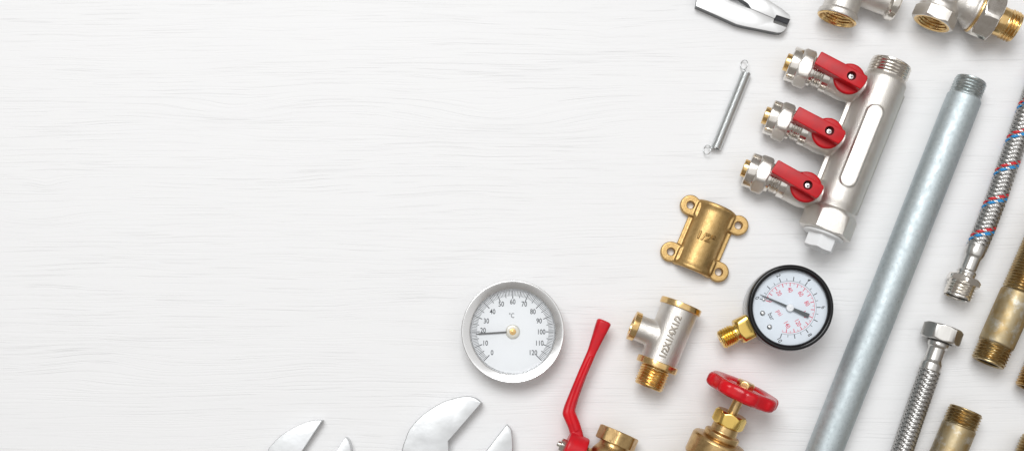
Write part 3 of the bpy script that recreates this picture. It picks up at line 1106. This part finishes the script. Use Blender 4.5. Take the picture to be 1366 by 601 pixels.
# ------------------------------------------------------------------ manifold with three valves
def manifold():
    h = 34
    top, bot = (1190, 84), (1098.6, 312)
    a = P(*top, h)
    d = unit(bot[0] - top[0], bot[1] - top[1])
    t, L = thing('valve_manifold', 'nickel-plated manifold with three red-lever outlets and white plug', 'manifold', (a.x, a.y), d)
    M = T(0, 0, h)
    # outlets: local -y is the image's left side
    piv = [L(1135.5, 103.5, 66), L(1105.5, 176.0, 66), L(1075.5, 247.5, 66)]
    phi = math.radians(5.5)            # rolled until the outlet nuts touch the table
    M = T(0, 0, h) @ RX(phi)
    RO = M @ T(0, 0, -h)
    xs = [p.x for p in piv]
    yb = -sum(p.y for p in piv) / 3 - 34 * math.sin(phi)          # distance of the pivots from the axis
    Le = L(*bot, h).x
    g = Geo()
    g.merge(lathe(fil([(14, 0.01), (14, 22), (20, 26), (26, 29), (36, 29.5), (Le - 44, 29.5), (Le - 34, 27.5), (Le - 20, 27.5), (Le - 20, 0.01)], 2), M, 80))
    # parting-line rib on the outer side, and web between outlets
    g.merge(prism([(32, 24), (Le - 34, 24), (Le - 38, 31.5), (36, 31.5)], h - 3.0, h + 3.0, 1.0, 3, RO))
    g.merge(prism([(xs[0], -24), (xs[2], -24), (xs[2], -36), (xs[0], -36)], h - 2.5, h + 2.5, 0.8, 3, RO))
    # flat raised pad on top
    st = []
    xa, xb, w = 66, 178, 10.8
    for i in range(17):
        th = PI / 2 + PI * i / 16
        st.append((xa + w + w * math.cos(th), w * math.sin(th)))
    for i in range(17):
        th = -PI / 2 + PI * i / 16
        st.append((xb - w + w * math.cos(th), w * math.sin(th)))
    yo = 0.5
    g.merge(prism([(x, y + yo) for x, y in st], h + 20, h + 30.6, 1.0, 3, RO))
    for x in xs:
        B = RO @ T(x, 0, h) @ RZ(-PI / 2)
        g.merge(lathe(fil([(0, 0.01), (0, 20), (30, 20), (34, 21.5), (yb - 2, 23), (yb + 8, 22.6), (yb + 14, 21.2), (yb + 24, 20.6), (yb + 24, 0.01)], 3), B, 56))
        g.merge(lathe(fil([(0, 0.01), (0, 16), (23, 16), (26, 12), (26, 0.01)], 1), RO @ T(x, -yb, h) @ UP, 40))
    body = remesh(g, 0.95, 7).build('cast_body', 'nickel_cast', t, sharp=180)
    # hexagonal foot end, part of the casting
    hexa(Le - 34, Le - 1, 31.5, 6, phi - math.radians(3), 8, 2.0, 20, M, corner=0.98, lim=0.93).build('hex_end', 'nickel_cast', t)
    # threaded head
    lathe([(40, 18), (2, 21), (0, 23), (0, 24.6), (0.6, 25.2)] + thread(0.8, 20, 27.0, 1.6, 4.2) + [(20.4, 25), (24, 25)], M, 72).build('thread', 'nickel', t)
    # plug
    lathe(fil([(Le - 8, 18), (Le - 1.5, 18), (Le - 0.8, 26.5), (Le + 1.6, 27), (Le + 3.0, 25), (Le + 3.4, 0.01)], 0.5), M, 64).build('plug_flange', 'white_plastic', t)
    pl = hexa(Le + 2, Le + 21, 18.0, 6, math.radians(18), 0.6, 1.0, 0, M).build('plug_head', 'white_plastic', t)
    k = 1 - h / D
    for i, x in enumerate(xs):
        B = RO @ T(x, 0, h) @ RZ(-PI / 2)
        e = yb
        lathe(fil([(e + 22, 12), (e + 22, 20.6), (e + 31, 20.4), (e + 31.6, 18.2), (e + 33, 17.6)], 0.4)
              + thread(e + 33.4, e + 42, 18.8, 1.5, 3.2) + fil([(e + 42.5, 15.8), (e + 44, 15.8), (e + 44.2, 19.6), (e + 51, 19.6), (e + 53, 14), (e + 60, 14)], 0.6), B, 64).build('outlet_neck', 'nickel', t)
        hexa(e + 48.5, e + 66, 23.0, 6, math.radians([8, 3, -3][i]), 2.6, 3.6, 10, B, corner=0.975).build('hex_nut', 'nickel_cast', t)
        lathe(fil([(e + 63, 17), (e + 65, 22.6), (e + 66.5, 23.0), (e + 76.5, 23.0), (e + 77.6, 22), (e + 77.8, 13), (e + 72, 12.4)], 0.8), B, 72).build('clamp_collar', 'nickel', t)
        lathe(fil([(e + 70, 12), (e + 83, 11.6), (e + 83.6, 11), (e + 83.6, 7.2), (e + 66, 7)], 0.5), B, 48).build('brass_insert', 'brass', t)
        # lever
        lz = h + 22
        Q = RO @ T(x, -e, 0) @ RZ(-PI / 2 + math.radians([-8.5, -8.0, -9.5][i]))
        gl = Geo()
        # round foot disc and raised flat bar
        gl.merge(lathe(fil([(lz + 2, 0.01), (lz + 2, 19.6), (lz + 4, 20.2), (lz + 6.4, 20.0), (lz + 8, 18.4), (lz + 8.2, 9.0)], 0.8), Q @ UP, 56))
        bar = [(-19.4, -6.5), (-17.4, -9.4), (10, -9.7), (47.5, -9.0), (48.6, -7.8), (48.6, 7.8), (47.5, 9.0), (10, 9.7), (-17.4, 9.4), (-19.4, 6.5), (-20.2, 0)]
        lev = gl.build('lever', 'red_plastic', t)
        # bar as a slab with a round screw well
        slab = prism(bar, lz + 6, lz + 23, 1.2, 4, Q)
        so = slab.build('lever_bar', 'red_plastic', lev)
        well = lathe([(lz + 15, 0.01), (lz + 15, 6.0), (lz + 30, 6.0), (lz + 30, 0.01)], Q @ UP, 32).mesh('w', S, 180)
        wo = bpy.data.objects.new('w', well)
        COL.objects.link(wo)
        wo.parent = t
        md = so.modifiers.new('b', 'BOOLEAN')
        md.operation = 'DIFFERENCE'
        md.object = wo
        bpy.context.view_layer.update()
        nm = bpy.data.meshes.new_from_object(so.evaluated_get(bpy.context.evaluated_depsgraph_get()))
        so.modifiers.clear()
        so.data = nm
        nm.name = 'lever_bar'
        nm.materials.clear()
        nm.materials.append(M_['red_plastic'])
        for p in nm.polygons:
            p.use_smooth = True
        nm.set_sharp_from_angle(angle=math.radians(30))
        bpy.data.objects.remove(wo)
        lathe([(lz + 15.2, 0.01), (lz + 15.2, 5.9)], Q @ UP, 28).build('well_shade', 'hole_shade', lev)  # added dark disc, painted shade at the bottom of the well
        sc = lathe(fil([(lz + 14, 0.01), (lz + 14, 4.6), (lz + 17.2, 4.5), (lz + 18.4, 3.2), (lz + 18.6, 0.01)], 0.6), Q @ T(-0.3, 0, 0) @ UP, 28).build('screw', 'pin_steel', lev)
        cr = Geo()
        for aa in (0.4, 0.4 + PI / 2):
            cr.merge(prism([(-2.5, -0.4), (2.5, -0.4), (2.5, 0.4), (-2.5, 0.4)], lz + 18.3, lz + 18.9, 0.0, 1, Q @ RZ(aa)))
        cr.build('slot_shade', 'hole_shade', lev)  # thin dark bars, painted shade of the cross recess


manifold()


# ------------------------------------------------------------------ gate valve with red handwheel
def gate_valve():
    tilt = math.radians(8.5)
    d = unit(.40, -.915)
    # wheel centre fixed from the photograph
    hw = 51.0
    w = P(990, 522.5, hw)
    Lw = 92.0                          # wheel to valve centre, along the stem
    base = Vector((w.x, w.y)) - Vector((d[0], -d[1])) * (Lw * math.cos(tilt))
    t, L = thing('gate_valve', 'brass gate valve with scalloped red handwheel at the bottom edge', 'valve', (base.x, base.y), d)
    zc = hw - Lw * math.sin(tilt)
    MW = T(0, 0, zc) @ RY(-tilt)       # local x along stem, rising
    M = MW @ T(-9, 0, 0)
    # body: round bonnet stack plus run of the pipe across
    g = Geo()
    g.merge(lathe(fil([(-64, 0.01), (-64, 18), (-54, 26), (-12, 29), (14, 31), (22, 31), (24, 31), (26.5, 30), (26.5, 0.01)], 2), M, 64))
    g.merge(lathe(fil([(-46, 0.01), (-46, 22), (46, 22), (46, 0.01)], 1), M @ T(-36, 0, 0) @ RZ(PI / 2), 56))
    remesh(g, 0.9, 5).build('body', 'brass_valve', t, sharp=180)
    for s in (-1, 1):
        hexa(30, 52, 26.5, 6, 0.25, 2.5, 2.5, 17, M @ T(-36, 0, 0) @ RZ(s * PI / 2)).build('hex_end', 'brass_valve', t)
    lathe(fil([(2, 24), (2, 35), (5, 36.2), (29, 36.2), (32.4, 34.2), (33.6, 22.5), (36, 22)], 0.9, 4), M, 80).build('bonnet_ring', 'brass_valve', t)
    lathe(fil([(30, 10), (34.5, 23), (35, 23.6), (40.5, 23.6), (42, 22.2), (42.6, 18.6), (44, 17.6), (53, 17.2), (53.6, 15), (53.6, 6)], 0.9, 4), M, 72).build('bonnet_neck', 'brass_valve', t)
    hexa(53, 71, 19.6, 6, math.radians(5), 2.5, 3.5, 7, M, corner=0.97).build('packing_nut', 'brass_gauge', t)
    lathe(fil([(60, 6.6), (97, 6.6), (97, 5.8), (109, 5.8), (109.5, 0.01)], 0.5), M, 40).build('stem', 'brass_valve', t)
    # wheel: scalloped rim, dished spokes with three holes
    V = MW
    nl, seg = 8, 160
    prof = fil([(83.5, 34), (83.5, 41), (85, 45.5), (88.5, 47.8), (97, 47.8), (101, 45.8), (102.2, 42), (101.6, 34), (99.8, 29.5), (97, 28), (91, 27.5)], 2.2, 4)
    v, f = [], []
    for (x, r) in prof:
        for k in range(seg):
            a = 2 * PI * k / seg
            sc = math.cos(nl * a + 0.9)
            sc = math.copysign(abs(sc) ** 0.6, sc)
            rr = r + (2.1 * sc * max(0, (r - 36) / 12))
            v.append((x, rr * math.sin(a), rr * math.cos(a)))
    n = len(prof)
    for i in range(n):
        j = (i + 1) % n
        for k in range(seg):
            l = (k + 1) % seg
            f.append((i * seg + k, i * seg + l, j * seg + l, j * seg + k))
    wl = Geo().add(v, f, V).build('handwheel', 'red_enamel', t, sharp=60)
    sp = Geo()
    # web plate with holes left open between four broad spokes
    for k in range(4):
        a = k * PI / 2 + 0.35
        sp.merge(prism([(6, -9), (33, -13), (33, 13), (6, 9)], 91, 96.5, 1.6, 3, V @ RX(0) @ Matrix.Rotation(PI / 2, 4, 'Y') @ Matrix.Rotation(PI, 4, 'X') @ RZ(a)) if False else
                 prism([(6, -10), (31, -15), (31, 15), (6, 10)], 93.5, 98.6, 1.6, 3, V @ Matrix(((0, 0, 1, 0), (1, 0, 0, 0), (0, 1, 0, 0), (0, 0, 0, 1))) @ RZ(a)))
    sp.merge(lathe(fil([(86, 6), (86, 14.5), (99.6, 14), (99.6, 6)], 1), V, 48))
    sp.build('spoke_web', 'red_enamel', wl, sharp=40)
    hexa(99.3, 107, 10.5, 6, 0.3, 0.6, 2.2, 0, V).build('wheel_nut', 'brass', t)


gate_valve()


# ------------------------------------------------------------------ ball valve with red lever
def ball_valve():
    h = 28
    d = unit(.40, -.917)
    c = P(808, 619, h)
    tip = math.radians(3.2)            # the free end droops to the table
    t, L = thing('ball_valve', 'brass ball valve with long bent red lever, bottom edge', 'valve', (c.x, c.y), d)
    M = T(0, 0, h) @ RY(tip)
    g = Geo()
    g.merge(lathe(fil([(-30, 0.01), (-30, 19), (-22, 19), (-16, 25), (0, 27), (16, 25), (24, 19.5), (32, 19.5), (32, 0.01)], 4), M, 64))
    g.merge(lathe(fil([(0, 0.01), (0, 12), (30, 12), (30, 0.01)], 1), M @ RZ(PI / 2), 40))
    remesh(g, 0.9, 5).build('body', 'brass_valve', t, sharp=180)
    e = L(827.5, 575.5, h).x
    hexa(e - 18.5, e, 25.5, 8, math.radians(24), 1.2, 1.2, 18, M, corner=0.985).build('threaded_end', 'brass_valve', t)
    hexa(-e, -e + 18.5, 25.5, 8, math.radians(24), 1.2, 1.2, 18, M, corner=0.985).build('threaded_end', 'brass_valve', t)
    lathe(fil([(20, 8.5), (46, 8.5), (47, 5)], 0.5), M @ RZ(PI / 2), 40).build('stem', 'brass_valve', t)
    # lever hub: axis along the stem (local +y is image left-up)
    hub = L(766.5, 600.5, h)
    H0 = math.hypot(hub.x, hub.y)
    B = T(hub.x, 0, h) @ RZ(PI / 2)
    y0 = hub.y
    lv = Geo()
    lv.merge(lathe(fil([(y0 - 13, 0.01), (y0 - 13, 20.5), (y0 - 11, 22), (y0 + 11, 23), (y0 + 14, 21.5), (y0 + 15, 0.01)], 2.5, 5), B, 64))
    px = [(771, 590), (769.5, 579), (765.5, 566), (761, 555.5), (758.8, 550.5), (760, 543.5), (766, 526), (777, 498), (789.5, 469), (793.5, 459), (798, 448), (803, 435.5), (805.6, 429.4)]
    ra = [8.2, 8.3, 8.4, 8.5, 8.6, 7.8, 6.8, 6.2, 6.0, 6.9, 8.0, 9.4, 9.8]
    zz = [h, h, h, h, h, h, h, h, h, h, h, h, h]
    pts = [L(x, y, z) for (x, y), z in zip(px, zz)]
    # rounded end
    dirv = (pts[-1] - pts[-2]).normalized()
    pts.append(pts[-1] + dirv * 1.6)
    ra.append(8.6)
    pts.append(pts[-1] + dirv * 0.9)
    ra.append(6.0)
    pp, rr = [], []
    for i in range(len(pts) - 1):
        for k in range(4):
            s = k / 4
            pp.append(pts[i] * (1 - s) + pts[i + 1] * s)
            rr.append(ra[i] * (1 - s) + ra[i + 1] * s)
    pp.append(pts[-1])
    rr.append(ra[-1])
    lv.merge(tube(pp, rr, 24, power=3.2, ratio=1.05))
    # raised spine along the lever
    sp = [L(x, y, h + 7.2) for x, y in ((769.6, 574), (763.5, 557), (761.5, 549), (765, 536), (773, 514), (783, 489), (789, 475))]
    lv.merge(tube(sp, [4.0, 4.2, 4.2, 3.6, 3.2, 2.4, 1.4], 12, ratio=0.7))
    remesh(lv, 0.75, 5).build('lever', 'red_vinyl', t, sharp=180)
    hexa(y0 + 14, y0 + 21, 8.6, 6, 0.3, 0.8, 2, 0, B).build('lever_nut', 'nickel', t)
    lathe(fil([(y0 + 13, 4), (y0 + 24, 4), (y0 + 25, 3), (y0 + 25, 0.01)], 0.4), B, 24).build('stem_tip', 'nickel', t)


ball_valve()


# ------------------------------------------------------------------ pliers at the top edge
def pliers():
    th = 14
    c = P(985, 5, th)
    t, L = thing('combination_pliers', 'bright steel pliers nose pointing right at the top edge', 'pliers', (c.x, c.y))
    lowj = [(930.6, -4), (928.4, 8), (954, 19.3), (982, 32), (992, 34.6), (1003, 36.8), (1037, 43.6), (1042, 43.3), (1046, 41), (1049.3, 36.5), (1031.6, 30.5), (1032.6, 25.2), (1002, 12), (988, 7.5), (974, 1.2), (962, -8), (945, -30), (925, -34)]
    upj = [(1002, 11.6), (1033.2, 24.9), (1036, 20.0), (1054.2, 26), (1054.2, 22.5), (1052.5, 19.5), (1043, 11.8), (1026, 0.8), (1006, -9), (985, -17), (962, -30), (945, -42), (940, -26), (962, -9), (985, -4), (992, 1), (998, 5)]
    for nm, pl in (('lower_jaw', lowj), ('upper_jaw', upj)):
        pts = [tuple(L(x, y, th)[:2]) for x, y in pl]
        jaw = prism(pts, 0, th - 1.6, 0.2, 1).build(nm, 'plier_side', t, sharp=25)
        prism(pts, th - 1.6, th, 0.25, 2).build('polished_face', 'plier_steel', jaw, sharp=25)
    # slanted gripping end between the jaw tips
    def quad(px, nm, mt, zs, par):
        g = Geo()
        top = [L(x, y, z) for (x, y), z in zip(px, zs)]
        bot = [Vector((p.x, p.y, 0.5)) for p in top]
        g.add(top + bot, [(0, 1, 2, 3), (4, 7, 6, 5), (0, 4, 5, 1), (1, 5, 6, 2), (2, 6, 7, 3), (3, 7, 4, 0)])
        g.build(nm, mt, par, sharp=20)
    quad([(1036.2, 20.1), (1054, 26.2), (1051.2, 32.5), (1033.4, 26)], 'grip_face', 'plier_cut', (11.5, 11.5, 8, 8), t)
    quad([(1033.2, 26.4), (1051, 33), (1049, 36.8), (1031.6, 30.8)], 'grip_face', 'gauge_case', (9, 9, 11.5, 11.5), t)
    lathe(fil([(0.5, 0.01), (0.5, 19), (th + 2, 19), (th + 3, 17), (th + 3.2, 0.01)], 0.8), T(*L(938, -34, 0)[:2], 0) @ UP, 48).build('pivot', 'plier_steel', t)
    for pp in (((924, -34), (880, -38), (800, -50), (700, -75)), ((938, -50), (890, -75), (800, -120), (700, -150))):
        pts = [L(x, y, 12) for x, y in pp]
        tube(resample(pts, 8), 11.5, 20, power=2.6).build('handle_grip', 'black_grip', t, sharp=60)


pliers()


# ------------------------------------------------------------------ nickel tee at the top edge
def top_tee():
    h = 27
    a = P(1116, 26.2, h)
    d = unit(.345, -.94)
    t, L = thing('pipe_tee', 'nickel-plated pipe tee with brass-threaded open mouth, cut off by the top edge', 'pipe tee', (a.x, a.y), d)
    M = T(0, 0, h)
    B = T(46, 0, h) @ RZ(-PI / 2)
    g = Geo()
    g.merge(lathe(fil([(30, 0.01), (30, 23), (32, 23.4), (90, 23.4), (90, 0.01)], 1), M, 72))
    g.merge(lathe(fil([(0, 0.01), (0, 19), (60, 19), (60, 0.01)], 1), B, 64))
    gb = remesh(g, 0.9, 6)
    gb.build('body', 'nickel_cast', t, sharp=180)
    lathe(fil([(0.6, 25.4), (1, 26.2), (3, 26.9), (8, 26.6), (10, 24.3), (11, 23.6), (33, 23.55), (33, 22)], 0.8, 4), M, 88).build('bead', 'nickel_cast', t)
    lathe([(0.9, 26.3), (0.1, 25.6), (-0.6, 24.4), (-0.6, 23.2), (0.4, 22.4)] + [(2.0, 21.4)] + [(x, r, 1.6, 4) for x, r, _, _ in
          [(2.4 + i * 0.55, 22.0, 0, 0) for i in range(48)]] + [(29, 20), (29.2, 0.01)], M, 72).build('threaded_mouth', 'brass', t)
    lathe(fil([(54, 18), (58, 22.2), (60, 22.8), (67, 22.8), (68.5, 21.8), (68.5, 17.5), (50, 17)], 0.8, 4), B, 80).build('side_bead', 'nickel', t)
    lathe([(68.2, 21.2), (68.9, 20), (68.4, 17.6), (50, 17), (50, 0.01)], B, 64).build('side_mouth', 'brass', t)
    lathe(fil([(84, 22), (85, 26.6), (93, 26.6), (95, 25), (95, 20), (80, 19)], 0.8), M, 80).build('far_bead', 'nickel', t)


top_tee()


# ------------------------------------------------------------------ angle union at the top right
def union():
    h = 34
    tip = (1355.3, 38.0)
    a = P(*tip, h)
    d = unit(-.91, -.415)                      # from the thread tip towards the body
    t, L = thing('angle_union', 'nickel and brass angle union with two hex nuts, top right corner', 'pipe fitting', (a.x, a.y), d)
    M = T(0, 0, h)
    k = 1 - h / D
    lathe([(24, 13), (1, 15.5), (0, 16.6), (0, 18.2), (0.6, 18.8)] + thread(0.8, 17, 20.3, 1.9, 4.0) + fil([(17.5, 18.6), (18.6, 18.9), (34, 18.9), (34, 12)], 0.4), M, 72).build('male_thread', 'brass', t)
    # big hex turned so that an edge lies near the top
    hexa(30, 55.5, 30.2, 6, math.radians(-10), 3.0, 4.5, 15, M, corner=0.985).build('union_nut', 'nickel', t)
    lathe(fil([(54, 20), (54, 29.0), (56, 29.6), (58, 28.8), (58.4, 20)], 0.6), M, 72).build('sealing_face', 'brass', t)
    g = Geo()
    g.merge(lathe(fil([(56, 0.01), (57, 27), (61, 27.6), (64, 25), (74, 20), (106, 20), (106, 0.01)], 2.5), M, 64))
    xb = 105 * k
    B = T(xb, 0, h) @ RZ(PI / 2)               # local +y -> image down-left for this frame
    g.merge(lathe(fil([(-26, 0.01), (-26, 15), (-14, 23), (0, 25), (12, 23), (16, 25.4), (22, 25.8), (25, 24), (25, 0.01)], 2), B, 64))
    remesh(g, 0.9, 5).build('body', 'nickel_cast', t, sharp=180)
    hexa(22, 40.5, 25.4, 6, math.radians(-4), 2.5, 2.4, 21.6, B, corner=0.98).build('hex_nut', 'nickel_cast', t)
    lathe([(39.2, 24.9), (40.4, 24.3), (40.9, 22.0), (40.5, 20.6)] + [(40.0 - i * 0.55, 20.4, 1.5, 4.0) for i in range(30)] + [(25.9, 18), (25.6, 0.01)], B, 64).build('threaded_mouth', 'brass', t)


union()
